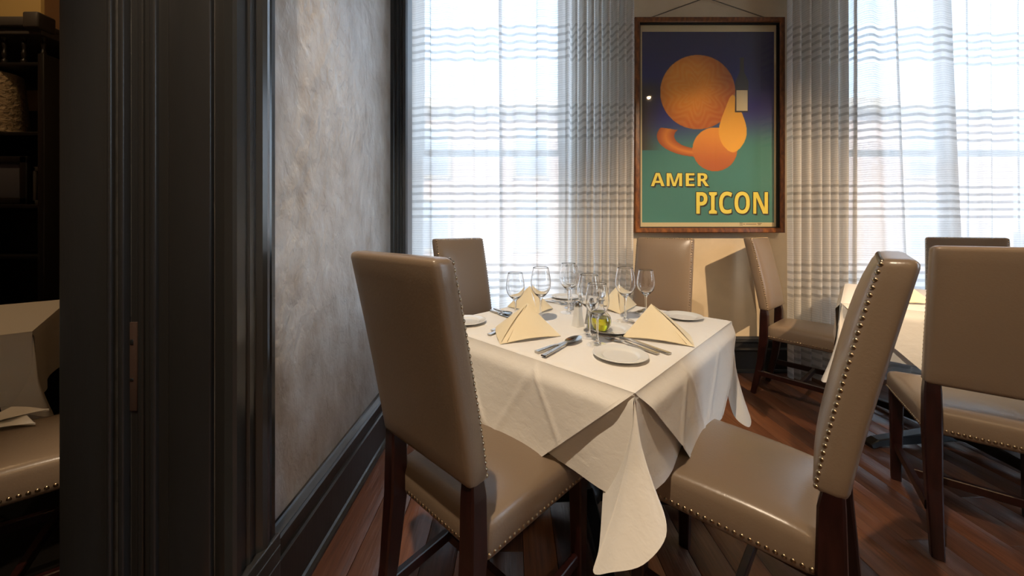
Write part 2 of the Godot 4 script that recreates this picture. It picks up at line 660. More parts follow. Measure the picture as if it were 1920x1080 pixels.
func casings() -> void:
	# jamb of the wide opening: a board each side of a pocket for a sliding door
	var st := begin()
	var d := JAMB
	slab(st, -1.105, -0.975, 0, 3.1, d, d + 0.014, 0.003)
	slab(st, -0.983, -0.973, 0, 3.1, d - 0.006, d + 0.014, 0.004)
	slab(st, -0.838, -0.735, 0, 3.1, d, d + 0.014, 0.003)
	slab(st, -0.735, -0.700, 0, 3.1, d + 0.012, d + 0.03, 0.003)
	struct_mesh("trim_1", st, M.dark_paint)
	st = begin()       # stops inside the pocket
	slab(st, -0.958, -0.944, 0, 3.1, d - 0.004, d + 0.03, 0.003)
	slab(st, -0.872, -0.838, 0, 3.1, d + 0.008, d + 0.05, 0.003)
	slab(st, -0.884, -0.868, 0, 3.1, d - 0.002, d + 0.05, 0.004)
	struct_mesh("trim_2", st, M.dark_paint)
	# leading edge of the sliding door, in its pocket, with the bare mortise of a lost lock
	var door := struct_node("door_1")
	st = begin()
	slab(st, -0.944, -0.884, 0.01, 3.09, d + 0.014, d + 0.06, 0.002)
	slab(st, -0.922, -0.908, 0.01, 3.09, d + 0.008, d + 0.02, 0.003)
	obj("door_edge", st, M.dark_paint, door)
	st = begin()
	slab(st, -0.944, -0.926, 0.70, 0.92, d + 0.011, d + 0.016, 0.001)
	var scar := obj("mortise_scar", st, M.raw_wood, door)
	scar.set_meta("label", "bare wood where a lock was removed")
	st = begin()
	slab(st, -0.942, -0.934, 0.865, 0.878, d + 0.0095, d + 0.016, 0.001)
	slab(st, -0.942, -0.934, 0.775, 0.782, d + 0.0095, d + 0.016, 0.001)
	obj("screw_hole", st, M.black, door)
	# moulded casing on the room's side
	var prof := [Vector2(0, 0), Vector2(0.020, 0), Vector2(0.026, 0.006), Vector2(0.026, 0.020), Vector2(0.018, 0.027), Vector2(0.018, 0.047), Vector2(0.024, 0.052), Vector2(0.024, 0.058), Vector2(0.018, 0.063), Vector2(0.018, 0.080), Vector2(0.030, 0.090), Vector2(0.036, 0.100), Vector2(0.034, 0.112), Vector2(0.026, 0.120), Vector2(0.030, 0.126), Vector2(0.030, 0.140), Vector2(0.024, 0.146), Vector2(0, 0.146)]
	st = begin()
	sweep(st, prof, P(WALL_X, 0.27, d), P(WALL_X, TOP, d), Vector3.RIGHT, Vector3(0, 0, -1))
	struct_mesh("trim_3", st, M.gloss_paint)
	st = begin()      # plinth block under it
	slab(st, WALL_X - 0.02, WALL_X + 0.040, 0, 0.282, d - 0.004, d + 0.150, 0.004)
	slab(st, WALL_X, WALL_X + 0.043, 0.20, 0.206, d - 0.004, d + 0.146, 0.002)
	slab(st, WALL_X, WALL_X + 0.043, 0.245, 0.251, d - 0.004, d + 0.146, 0.002)
	struct_mesh("trim_4", st, M.dark_paint)
	# fluted post where the wall turns into the bay
	var post := [Vector2(0, 0), Vector2(0.012, 0), Vector2(0.016, 0.008), Vector2(0.016, 0.026), Vector2(0.010, 0.032), Vector2(0.010, 0.040), Vector2(0.020, 0.046), Vector2(0.020, 0.056), Vector2(0.011, 0.062), Vector2(0.011, 0.072), Vector2(0.022, 0.080), Vector2(0.022, 0.098), Vector2(0, 0.104), Vector2(-0.09, 0.104), Vector2(-0.09, 0)]
	st = begin()
	sweep(st, post, P(WALL_X - 0.008, 0, BAY), P(WALL_X - 0.008, TOP, BAY), Vector3(0, 0, 1), Vector3.RIGHT)
	slab(st, -1.10, -0.71, 0, TOP, BAY, BAY + 0.09)
	struct_mesh("trim_5", st, M.navy_paint)


func outside() -> void:
	var st := begin()
	slab(st, -40, 44, -0.9, -0.6, -40, 40)
	struct_mesh("ground", st, M.asphalt)
	var b := thing("brick_building", "sunlit brick house across the street seen faintly through the curtains", "building", P(2, -0.6, 14))
	st = begin()
	box(st, Vector3(-16, 0, -8), Vector3(18, 6.4, 0), 0.02)
	obj("wall", st, M.brick_far, b)
	st = begin()
	box(st, Vector3(-16.2, 6.4, -8), Vector3(18.2, 6.9, 0.3), 0.05)
	obj("cornice", st, M.stone_far, b)
	for i in 8:
		for j in 2:
			st = begin()
			var x := -13.5 + i * 3.9
			var y := 1.0 + j * 2.9
			box(st, Vector3(x - 0.15, y - 0.15, -0.05), Vector3(x + 1.35, y + 2.0, 0.06), 0.02)
			var f := obj("window", st, M.stone_far, b)
			st = begin()
			box(st, Vector3(x, y, 0), Vector3(x + 1.2, y + 1.85, 0.075), 0.01)
			obj("pane", st, M.far_pane, f)


# ============================================================ curtains

func curtain(called_label: String, folds: Array, seed_: int, d := 2.68) -> void:
	# folds: [X at top, X at hem, depth swing] at each fold line, left to right
	var r := RandomNumberGenerator.new()
	r.seed = seed_
	var t := thing("curtain", called_label, "curtain", P(0, 0, d), 0.0, "striped sheer curtains")
	var n := folds.size()
	var wob := []
	for i in n:
		wob.append([r.randf() * TAU, r.randf() * TAU, r.randf(), 0.26 * r.randf() if r.randf() < 0.6 else 0.0])
	var st := begin()
	var per := 7
	var us := span((n - 1) * per, 0, n - 1)
	var f := func(u: float, v: float) -> Vector3:
		var i := mini(int(u), n - 2)
		var k := u - i
		var a: Array = folds[i]
		var b: Array = folds[i + 1]
		var s := k * k * (3 - 2 * k)
		var x0 := lerpf(a[0], a[1], v) + 0.004 * sin(5.0 * v + wob[i][0])
		var x1 := lerpf(b[0], b[1], v) + 0.004 * sin(5.0 * v + wob[i + 1][0])
		var z0: float = a[2] * (0.85 + 0.3 * v * wob[i][2])
		var z1: float = b[2] * (0.85 + 0.3 * v * wob[i + 1][2])
		var kx: float = k + (0.10 if absf(b[0] - a[0]) < 0.06 else wob[i][3]) * sin(TAU * k)
		return Vector3(lerpf(x0, x1, kx), lerpf(3.58, 0.015, v), -lerpf(z0, z1, s))
	var uvf := func(u: float, v: float) -> Vector2: return Vector2(u * 0.35, (lerpf(0.0, 3.565, v) + 0.33) / 0.6)
	grid(st, us, span(40), f, false, uvf)
	obj("cloth", st, M.curtain_cloth, t)
	st = begin()
	var rod := []
	rod.append(Vector3(folds[0][0] - 0.02, 3.60, 0)); rod.append(Vector3(folds[-1][0] + 0.02, 3.60, 0))
	tube(st, rod, [0.012, 0.012], [0.012, 0.012], 10, Vector3.UP)
	obj("rod", st, M.iron, t)


func run(x0: float, x1: float, n: int, swing: float, lean := 0.0, seed_ := 1) -> Array:
	var r := RandomNumberGenerator.new()
	r.seed = seed_
	var out := []
	for i in n + 1:
		var x := lerpf(x0, x1, (i + (0.5 * (r.randf() - 0.5) if i > 0 and i < n else 0.0)) / n)
		out.append([x, x + lean * (r.randf() * 0.6 + 0.4), swing * (0.6 + 0.6 * r.randf()) * (1 if i % 2 else -1)])
	return out


func curtains() -> void:
	curtain("sheer striped curtain panel beside the dark corner post at far left", run(-1.0, -0.065, 11, 0.016, 0.0, 2), 1, 2.69)
	curtain("striped curtain left of the framed poster, gathered in tight folds at its right edge", run(-0.09, 0.40, 6, 0.016, 0.0, 3) + run(0.43, 0.945, 17, 0.045, -0.01, 4), 2, 2.66)
	curtain("striped curtain right of the framed poster, gathered in tight folds at its left edge", run(2.11, 2.64, 15, 0.045, 0.0, 5) + run(2.68, 3.34, 7, 0.02, 0.16, 6), 3, 2.68)
	curtain("sheer striped curtain panel at the far right behind the grey chairs", run(3.30, 4.85, 15, 0.02, 0.03, 7), 4, 2.765)


# ============================================================ the poster

func print_of_poster() -> ImageTexture:
	# plain stand-in for the printed picture: coloured grounds and simple round shapes
	var w := 260
	var h := 372
	var im := Image.create(w, h, false, Image.FORMAT_RGB8)
	var blue := Color(0.17, 0.16, 0.44)
	var green := Color(0.22, 0.46, 0.42)
	for y in h:
		for x in w:
			var v := float(y) / h
			var u := float(x) / w
			var c := Color(0.11, 0.10, 0.27).lerp(blue, clampf(v / 0.4, 0, 1))
			c = c.lerp(green, smoothstep(0.42, 0.66, v + 0.05 * u))
			if u < 0.22 and v > 0.22 and v < 0.62:
				c = c.lerp(Color(0.27, 0.22, 0.17), smoothstep(0.22, 0.0, u - 0.06 * sin(v * 9.0)) * smoothstep(0.22, 0.32, v))
			var orange := Color(0.93, 0.60, 0.16)
			var q := Vector2((u - 0.42) / 0.285, (v - 0.315) / 0.195)
			if q.length() < 1:
				c = orange.lerp(Color(0.68, 0.36, 0.09), smoothstep(0.3, 1.05, (q - Vector2(-0.25, -0.2)).length() * 0.8))
				c = c.lightened(0.05 * sin(31.0 * q.length() + 5.0 * sin(q.angle() * 7.0)))
			q = Vector2((u - 0.44) / 0.33, (v - 0.545) / 0.11).rotated(-0.3)
			var ring := absf(q.length() - 0.8)
			if ring < 0.2 and q.y > -0.12:
				c = Color(0.80, 0.48, 0.14).lerp(Color(0.60, 0.28, 0.08), ring / 0.2)
			q = Vector2((u - 0.55) / 0.17, (v - 0.615) / 0.115)
			if q.length() < 1:
				c = Color(0.66, 0.33, 0.10).lerp(Color(0.85, 0.55, 0.18), smoothstep(-1.0, 1.0, -q.y))
			q = Vector2((u - 0.685) / (0.085 + 0.03 * sin(v * 14.0)), (v - 0.48) / 0.15)
			if q.length() < 1:
				c = Color(0.87, 0.63, 0.20)
			im.set_pixel(x, y, c)
	return ImageTexture.create_from_image(im)


func poster() -> void:
	var s := 2.775 / FOCAL
	var x0 := (1190.5 - 958) * s
	var x1 := (1473.5 - 958) * s
	var y0 := EYE - (437.0 - 430) * s
	var y1 := EYE + (430 - 30.5) * s
	var t := thing("poster", "large framed vintage advertising poster hung by a chain between the windows", "poster", P((x0 + x1) / 2, y0, BACK))
	var hw := (x1 - x0) / 2
	var hh := y1 - y0
	# mitred frame: wood outside, black fillet inside
	var prof := [Vector2(0, 0.002), Vector2(0.070, 0.002), Vector2(0.075, 0.008), Vector2(0.073, 0.036), Vector2(0.066, 0.042), Vector2(0.058, 0.042), Vector2(0.058, 0.050), Vector2(0, 0.050)]
	var st := begin()
	var corner := [Vector2(-hw, 0), Vector2(hw, 0), Vector2(hw, hh), Vector2(-hw, hh)]
	var inward := [Vector2(1, 1), Vector2(-1, 1), Vector2(-1, -1), Vector2(1, -1)]
	st.set_smooth_group(-1)
	var fr := func(u: float, v: float) -> Vector3:
		var c: Vector2 = corner[int(v) % 4] + inward[int(v) % 4] * prof[int(u)].y
		return Vector3(c.x, c.y, prof[int(u)].x)
	grid(st, range(5), range(5), fr)
	obj("frame", st, M.frame_wood, t)
	st = begin()
	st.set_smooth_group(-1)
	grid(st, range(4, 8), range(5), fr)
	obj("inner_fillet", st, M.black, t)
	st = begin()
	box(st, Vector3(-hw + 0.045, 0.045, 0.030), Vector3(hw - 0.045, hh - 0.045, 0.040), 0.001)
	var paper := obj("print", st, M.paper, t)
	st = begin()
	var ix0 := (1207.0 - 958) * s - (x0 + x1) / 2
	var ix1 := (1457.5 - 958) * s - (x0 + x1) / 2
	var iy0 := EYE + (430 - 417.0) * s - y0
	var iy1 := EYE + (430 - 55.0) * s - y0
	var pic := func(u: float, v: float) -> Vector3: return Vector3(lerpf(ix0, ix1, u), lerpf(iy0, iy1, v), 0.0405)
	var puv := func(u: float, v: float) -> Vector2: return Vector2(u, 1 - v)
	grid(st, [0.0, 1.0], [0.0, 1.0], pic, false, puv)
	var pm := mat("picture", Color.WHITE, 0.75, 0.3)
	pm.albedo_texture = print_of_poster()
	pm.texture_repeat = false
	obj("picture", st, pm, paper)
	# plain dark bottle shape, standing upright in the stand-in picture
	st = begin()
	var outline := PackedVector2Array()
	for p in [[1383, 208], [1384, 150], [1388, 140], [1392, 132], [1393, 112], [1392, 104], [1401, 104], [1400, 112], [1401, 132], [1405, 140], [1409, 150], [1408, 208]]:
		outline.append(Vector2((p[0] - 958) * s - (x0 + x1) / 2, EYE + (430 - p[1]) * s - y0))
	var idx := Geometry2D.triangulate_polygon(outline)
	for k in range(0, idx.size(), 3):
		var a := outline[idx[k]]
		var b := outline[idx[k + 1]]
		var c := outline[idx[k + 2]]
		if (b - a).cross(c - a) > 0:
			var sw := b
			b = c
			c = sw
		tri(st, Vector3(a.x, a.y, 0.0408), Vector3(b.x, b.y, 0.0408), Vector3(c.x, c.y, 0.0408))
	var ink := mat("bottle_ink", Color(0.12, 0.07, 0.06), 0.7)
	obj("bottle_shape", st, ink, paper)
	st = begin()
	box(st, Vector3((1386 - 958) * s - (x0 + x1) / 2, EYE + (430 - 205) * s - y0, 0.0406), Vector3((1407 - 958) * s - (x0 + x1) / 2, EYE + (430 - 166) * s - y0, 0.0412), 0.0001)
	obj("bottle_label", st, M.paper, paper)
	# lettering with its drop shade
	for w in [["AMER", 1278.5, 335.5, 110, 25], ["PICON", 1377.5, 379.5, 136, 42]]:
		var at := Vector3((w[1] - 958) * s - (x0 + x1) / 2, EYE + (430 - w[2]) * s - y0, 0.0425)
		for o in [Vector3(0.010, -0.012, -0.0006), Vector3(0.005, -0.006, -0.0006), Vector3(-0.005, 0.005, -0.0008), Vector3(0.005, 0.005, -0.0008), Vector3(-0.005, -0.005, -0.0008)]:
			text("letter_shade", w[0], M.dark_ink, paper, at + o, w[4] * s, w[3] * s, 0.0008)
		text("lettering", w[0], M.yellow_ink, paper, at, w[4] * s, w[3] * s, 0.0008)
	# too small to read: the printer's line in the lower margin
	st = begin()
	for k in [[1392, 1398, 418.5], [1392, 1398, 421.5], [1399, 1402, 420], [1404, 1424, 420], [1426, 1434, 419], [1427, 1432, 421]]:
		box(st, Vector3((k[0] - 958) * s - (x0 + x1) / 2, EYE + (430 - k[2]) * s - y0 - 0.002, 0.040), Vector3((k[1] - 958) * s - (x0 + x1) / 2, EYE + (430 - k[2]) * s - y0 + 0.002, 0.0408), 0.0001)
	obj("printer_line", st, M.raw_wood, paper)
	st = begin()
	var gl := func(u: float, v: float) -> Vector3: return Vector3(lerpf(-hw + 0.045, hw - 0.045, u), lerpf(0.045, hh - 0.045, v), 0.047)
	grid(st, [0.0, 1.0], [0.0, 1.0], gl)
	obj("glazing", st, M.pane, t)
	# chain from both upper corners to a hook high on the wall
	st = begin()
	for side in [-1, 1]:
		var a := Vector3(side * (hw - 0.11), hh, 0.04)
		var b := Vector3(0, hh + 0.19, 0.01)
		var steps := 52
		for k in steps:
			var p := a.lerp(b, (k + 0.5) / steps)
			var dir := (b - a).normalized()
			var up := Vector3(0, 0, 1) if k % 2 else dir.cross(Vector3(0, 0, 1)).normalized()
			var ring := []
			for q in 7:
				var an := TAU * q / 6
				ring.append(p + dir * 0.0075 * cos(an) + up * 0.0042 * sin(an))
			tube(st, ring, [0.0013, 0.0013, 0.0013, 0.0013, 0.0013, 0.0013, 0.0013], [0.0013, 0.0013, 0.0013, 0.0013, 0.0013, 0.0013, 0.0013], 4, dir.cross(up))
	var ch := obj("chain", st, M.iron, t)
	ch.set_meta("kind", "stuff")
	st = begin()
	tube(st, [Vector3(0, hh + 0.19, -0.005), Vector3(0, hh + 0.185, 0.02), Vector3(0, hh + 0.20, 0.03)], [0.004, 0.004, 0.003], [0.004, 0.004, 0.003], 6)
	obj("hook", st, M.iron, t)


# ============================================================ tables and cloths

func pedestal_table(label: String, center: Vector2, turn: float) -> void:
	var t := thing("dining_table", label, "table", P(center.x, 0, center.y), turn)
	var st := begin()
	rbox(st, Vector3(0, TABLE - 0.022, 0), Vector3(0.886, 0.034, 0.842), 0.006)
	obj("tabletop", st, M.mahogany, t)
	st = begin()
	lathe(st, [Vector2(0, 0.05), Vector2(0.07, 0.05), Vector2(0.065, 0.09), Vector2(0.04, 0.12), Vector2(0.038, 0.66), Vector2(0.06, 0.69), Vector2(0.14, 0.71), Vector2(0.14, 0.72), Vector2(0, 0.72)], 20)
	obj("column", st, M.iron, t)
	for k in 4:
		var a := PI / 4 + PI / 2 * k
		var o := Vector3(cos(a), 0, sin(a))
		st = begin()
		tube(st, [o * 0.03 + Vector3(0, 0.075, 0), o * 0.25 + Vector3(0, 0.05, 0), o * 0.46 + Vector3(0, 0.028, 0), o * 0.50 + Vector3(0, 0.012, 0)], [0.030, 0.026, 0.024, 0.026], [0.035, 0.026, 0.018, 0.012], 4, o.cross(Vector3.UP), true)
		obj("foot", st, M.iron, t)


# cloth in table axes: s along ACROSS, t along BACKWARD; (hs, ht) half sizes
func under_cloth(label: String, center: Vector2, ax: Vector2, bx: Vector2, hs: float, ht: float, y: float, cones: Array) -> void:
	var t := thing("tablecloth", label, "tablecloth", P(center.x, 0, center.y), 0.0, "white undercloths")
	var W := func(q: Vector2, yy: float) -> Vector3: return Vector3(q.x, yy, -q.y)
	var st := begin()
	var top := func(u: float, v: float) -> Vector3:
		var q := ax * u * hs + bx * v * ht
		return Vector3(q.x, y, -q.y)
	grid(st, span(10, -1, 1), span(10, -1, 1), top)
	var corners := [ax * -hs + bx * -ht, ax * hs + bx * -ht, ax * hs + bx * ht, ax * -hs + bx * ht]     # near, right, back, left
	var normals := [-bx, ax, bx, -ax]        # side k runs from corner k to corner k + 1
	for k in 4:
		var a: Vector2 = corners[k]
		var b: Vector2 = corners[(k + 1) % 4]
		var nn: Vector2 = normals[k]
		var f := func(u: float, v: float) -> Vector3:
			var drop: float = 0.262 * v
			var edge := minf(u, 1 - u)
			var q := a.lerp(b, u) + nn * (0.003 + 0.010 * sin(v * PI / 2) + 0.012 * v * sin(u * 11.0 + k) * smoothstep(0.0, 0.15, edge))
			var rr := 0.006 * (1 - clampf(v * 14.0, 0, 1))
			q -= nn * rr
			return Vector3(q.x, y - drop, -q.y)
		var vs := [0.0, 0.03, 0.08] + span(12, 0.14, 1.0)
		grid(st, span(30), vs, f, true)
	for k in 4:
		var c: Vector2 = corners[k]
		var o: Vector2 = c.normalized()
		var l := Vector2(-o.y, o.x)
		var pts: Array = cones[k]
		var n := pts.size()
		var us := span((n - 1) * 6, 0, n - 1)
		var f2 := func(u: float, v: float) -> Vector3:
			var i := mini(int(u), n - 2)
			var fr := u - i
			var pa: Array = pts[maxi(i - 1, 0)]
			var pb: Array = pts[i]
			var pc: Array = pts[i + 1]
			var pd: Array = pts[mini(i + 2, n - 1)]
			var q := Vector2(pb[0], pb[1]).cubic_interpolate(Vector2(pc[0], pc[1]), Vector2(pa[0], pa[1]), Vector2(pd[0], pd[1]), fr)
			var drop: float = cubic_interpolate(pb[2], pc[2], pa[2], pd[2], fr)
			var w := c + (o * q.x + l * q.y) * (0.10 + 0.9 * v) * v + o * 0.006 * sin(PI * minf(v * 2.0, 1.0))
			return Vector3(w.x, y - 0.002 - drop * v, -w.y)
		grid(st, us, [0.0, 0.02, 0.05] + span(14, 0.1, 1.0), f2, true)
	obj("cloth", st, M.linen, t)


func over_cloth(label: String, center: Vector2, ax: Vector2, bx: Vector2, hs: float, ht: float, y: float, limit: Array) -> void:
	var t := thing("overlay_cloth", label, "tablecloth", P(center.x, 0, center.y), 0.0, "square overlay cloths")
	var st := begin()
	var top := func(u: float, v: float) -> Vector3:
		var q := ax * u * hs + bx * v * ht
		var e := maxf(absf(u), absf(v))
		return Vector3(q.x, y - 0.004 * smoothstep(0.97, 1.0, e), -q.y)
	var line := [-1.0, -0.99, -0.975] + span(12, -0.95, 0.95) + [0.975, 0.99, 1.0]
	grid(st, line, line, top)
	var corners := [ax * -hs + bx * -ht, ax * hs + bx * -ht, ax * hs + bx * ht, ax * -hs + bx * ht]
	var normals := [-bx, ax, bx, -ax]
	var hems := []
	for k in 4:
		var a: Vector2 = corners[k]
		var b: Vector2 = corners[(k + 1) % 4]
		var nn: Vector2 = normals[k]
		var length := (b - a).length()
		var f := func(u: float, v: float) -> Vector3:
			var p := u * length
			var full := minf(p, length - p)
			var most: float = limit[k]
			var drop := v * minf(full * 0.98, most) 
			var crease := 0.0
			if k == 3 or k == 0:
				for line_ in [[0.30, 0.02, 0.46, 0.27], [0.30, 0.02, 0.16, 0.27], [0.62, 0.04, 0.50, 0.24]]:
					var g := Geometry2D.get_closest_point_to_segment(Vector2(length - p if k == 3 else p, drop), Vector2(line_[0], line_[1]), Vector2(line_[2], line_[3]))
					crease += 0.0035 * exp(-pow(g.distance_to(Vector2(length - p if k == 3 else p, drop)) / 0.008, 2.0))
			var q := a.lerp(b, u) + nn * (0.001 + 0.020 * smoothstep(0.0, 0.05, drop) + 0.05 * drop + 0.010 * sin(u * 9.0 + 1.7 * k) * smoothstep(0.02, 0.25, drop) + crease)
			return Vector3(q.x, y - 0.004 - drop - 0.0 * v, -q.y)
		grid(st, span(110), span(26), f, true)
		var f3 := func(u: float, v: float) -> Vector3:
			var p: Vector3 = f.call(u, 1.0 - v * 0.012 / maxf(minf(u, 1 - u) * length, 0.02))
			return p + Vector3(nn.x, 0, -nn.y) * 0.0016
		for side in [[0.02, minf(limit[k] / length, 0.5)], [1 - minf(limit[k] / length, 0.5), 0.98]]:
			var hem := begin()
			grid(hem, span(24, side[0], side[1]), [0.0, 1.0], f3, false)
			hems.append(hem)
	obj("cloth", st, M.linen, t)
	for hem in hems:
		obj("hem", hem, M.linen, t)


const CENTER := Vector2(0.303, 1.462)
const CENTER_2 := Vector2(2.39, 1.87)
const CENTER_3 := Vector2(-2.47, 1.34)

func tables() -> void:
	var plain := [[-0.05, -0.05, 0.262], [-0.02, -0.055, 0.33], [0.03, -0.05, 0.38], [0.07, 0.0, 0.36], [0.02, 0.045, 0.33], [-0.05, 0.05, 0.262]]
	var near := [[-0.055, -0.06, 0.262], [0.03, -0.09, 0.335], [0.05, -0.108, 0.378], [0.078, -0.075, 0.350], [0.10, -0.015, 0.312], [0.088, 0.038, 0.262], [0.05, 0.042, 0.22], [-0.05, 0.05, 0.262]]
	var right := [[-0.05, -0.05, 0.262], [-0.03, -0.065, 0.36], [0.025, -0.075, 0.40], [0.065, -0.02, 0.375], [0.03, 0.035, 0.33], [-0.05, 0.05, 0.262]]
	var turn := facing(-BACKWARD)
	pedestal_table("square pedestal table under white cloths in front of the poster, set for four", CENTER, turn)
	under_cloth("white undercloth with long folded corners on the nearest, fully set table", CENTER, ACROSS, BACKWARD, 0.452, 0.430, TABLE, [near, right, plain, plain])
	over_cloth("cream square overlay laid cornerwise on the nearest, fully set table", CENTER, ACROSS, BACKWARD, 0.455, 0.433, TABLE + 0.006, [0.285, 0.30, 0.30, 0.285])
	var a2 := Vector2(0.70, 0.714)
	var b2 := Vector2(-0.714, 0.70)
	var left := [[-0.05, -0.05, 0.262], [0.03, -0.04, 0.35], [0.10, -0.01, 0.41], [0.09, 0.03, 0.40], [0.02, 0.05, 0.33], [-0.05, 0.05, 0.262]]
	pedestal_table("square pedestal table at the right edge behind the grey chairs", CENTER_2, facing(-b2))
	under_cloth("white undercloth on the table at the right edge", CENTER_2, a2, b2, 0.452, 0.452, TABLE, [plain, plain, plain, left])
	over_cloth("cream square overlay on the table at the right edge", CENTER_2, a2, b2, 0.455, 0.455, TABLE + 0.006, [0.30, 0.30, 0.30, 0.30])
	pedestal_table("square pedestal table in the dim room beyond the opening", CENTER_3, facing(-b2))
	under_cloth("white tablecloth corner in the dim room beyond the opening", CENTER_3, a2, b2, 0.452, 0.452, TABLE, [plain, plain, plain, plain])


# ============================================================ chairs

const BACK_W := 0.366
const BACK_LO := 0.588
const BACK_HI := 1.094

func back_bend(p: Vector3) -> Vector3:
	var k := (p.y - BACK_LO) / (BACK_HI - BACK_LO)
	if p.z > 0:
		var e := (1 - pow(absf(2 * p.x / BACK_W), 4.0)) * (1 - pow(absf(2 * k - 1), 4.0))
		p.z += 0.020 * maxf(e, 0.0) * clampf(p.z / 0.03, 0, 1)
	p.z -= 0.10 * pow(clampf(k, 0, 1.1), 1.1)
	return p


func seat_bend(p: Vector3) -> Vector3:
	var k := clampf((p.z - 0.015) / 0.43, 0, 1)
	p.x *= lerpf(0.90, 1.06, k)
	if p.y > 0.45:
		var e := (1 - pow(absf(p.x / 0.22), 2.5)) * (1 - pow(absf(2 * k - 1), 3.0))
		p.y += 0.022 * maxf(e, 0.0)
	return p


func make_chair(label: String, loose_nails: bool) -> Node3D:
	var t := thing("dining_chair", label, "chair", Vector3.ZERO, 0.0, "grey leather dining chairs")
	var st := begin()
	rbox(st, Vector3(0, (BACK_LO + BACK_HI) / 2, 0.002), Vector3(BACK_W, BACK_HI - BACK_LO, 0.058), 0.018, Vector3i(10, 12, 2), 3, back_bend)
	var back := obj("backrest", st, M.leather, t)
	st = begin()
	rbox(st, Vector3(0, 0.443, 0.232), Vector3(0.40, 0.095, 0.435), 0.026, Vector3i(10, 2, 10), 3, seat_bend)
	var seat := obj("seat", st, M.leather, t)
	for s in [-1, 1]:
		st = begin()
		var x: float = s * 0.160
		tube(st, [Vector3(x, 0, -0.065), Vector3(x, 0.22, -0.022), Vector3(x, 0.42, 0.0), Vector3(x, 0.56, 0.0), Vector3(x, 0.615, -0.004)], [0.016, 0.020, 0.023, 0.022, 0.019], [0.016, 0.020, 0.026, 0.023, 0.016], 8, Vector3.RIGHT, true)
		var leg := obj("leg", st, M.mahogany, t)
		st = begin()
		lathe(st, [Vector2(0, -0.001), Vector2(0.014, 0.0), Vector2(0.014, 0.005), Vector2(0, 0.005)], 10, Vector3(x, 0.0, -0.065))
		obj("glide", st, M.steel, leg)
		st = begin()
		x = s * 0.182
		tube(st, [Vector3(x, 0, 0.415), Vector3(x, 0.40, 0.41), Vector3(x, 0.43, 0.41)], [0.016, 0.022, 0.022], [0.016, 0.022, 0.022], 8, Vector3.RIGHT, true)
		obj("leg", st, M.mahogany, t)
		st = begin()
		tube(st, [Vector3(s * 0.173, 0.155, -0.03), Vector3(s * 0.181, 0.155, 0.41)], [0.010, 0.010], [0.017, 0.017], 8, Vector3.RIGHT, true)
		obj("stretcher", st, M.mahogany, t)
	st = begin()
	tube(st, [Vector3(-0.177, 0.155, 0.20), Vector3(0.177, 0.155, 0.20)], [0.016, 0.016], [0.010, 0.010], 8, Vector3.UP, true)
	obj("stretcher", st, M.mahogany, t)
	# nailheads round the back's front edge and along the foot of the seat
	var spots := []
	var n := 32
	for k in n:
		for s in [-1, 1]:
			var y := lerpf(BACK_LO + 0.012, BACK_HI - 0.012, float(k) / (n - 1))
			var p := back_bend(Vector3(s * (BACK_W / 2 - 0.006), y, 0.026))
			spots.append([p, Vector3(s * 0.7, 0, 0.7), back])
	for k in 22:
		var x := lerpf(-BACK_W / 2 + 0.016, BACK_W / 2 - 0.016, float(k) / 21)
		spots.append([back_bend(Vector3(x, BACK_HI - 0.006, 0.026)), Vector3(0, 0.7, 0.7), back])
	for k in 26:
		var z := lerpf(0.030, 0.425, k / 25.0)
		for s in [-1, 1]:
			spots.append([seat_bend(Vector3(s * 0.1995, 0.420, z)), Vector3(s, 0, 0), seat])
	for k in 25:
		var x := lerpf(-0.182, 0.182, k / 24.0)
		spots.append([seat_bend(Vector3(x, 0.420, 0.449)), Vector3(0, 0, 1), seat])
		if absf(x) < 0.15:
			spots.append([seat_bend(Vector3(x * 0.98, 0.420, 0.0148)), Vector3(0, 0, -1), seat])
	if loose_nails:
		st = begin()
		nail(st, Vector3.ZERO, Vector3(0, 0, 1))
		st.generate_normals()
		var mesh := st.commit()
		for s in spots:
			var o := put_mesh("nailhead", mesh, M.nail, s[2], s[0])
			o.basis = Basis(Quaternion(Vector3(0, 0, 1), s[1].normalized()))
	else:
		for which in [back, seat]:
			st = begin()
			for s in spots:
				if s[2] == which:
					nail(st, s[0], s[1])
			var o := obj("nailhead_trim", st, M.nail, which)
			o.set_meta("kind", "stuff")
	return t


func nail(st: SurfaceTool, at: Vector3, n: Vector3) -> void:
	n = n.normalized()
	var a := n.cross(Vector3(0.123, 1, 0.2)).normalized()
	var b := n.cross(a)
	var r := 0.0056
	var f := func(u: float, v: float) -> Vector3:
		var an := TAU * u
		var el := PI / 2 * v
		return at + (a * cos(an) + b * sin(an)) * r * cos(el) + n * (r * 0.75 * sin(el) - 0.0008)
	grid(st, span(8), span(3), f, false)


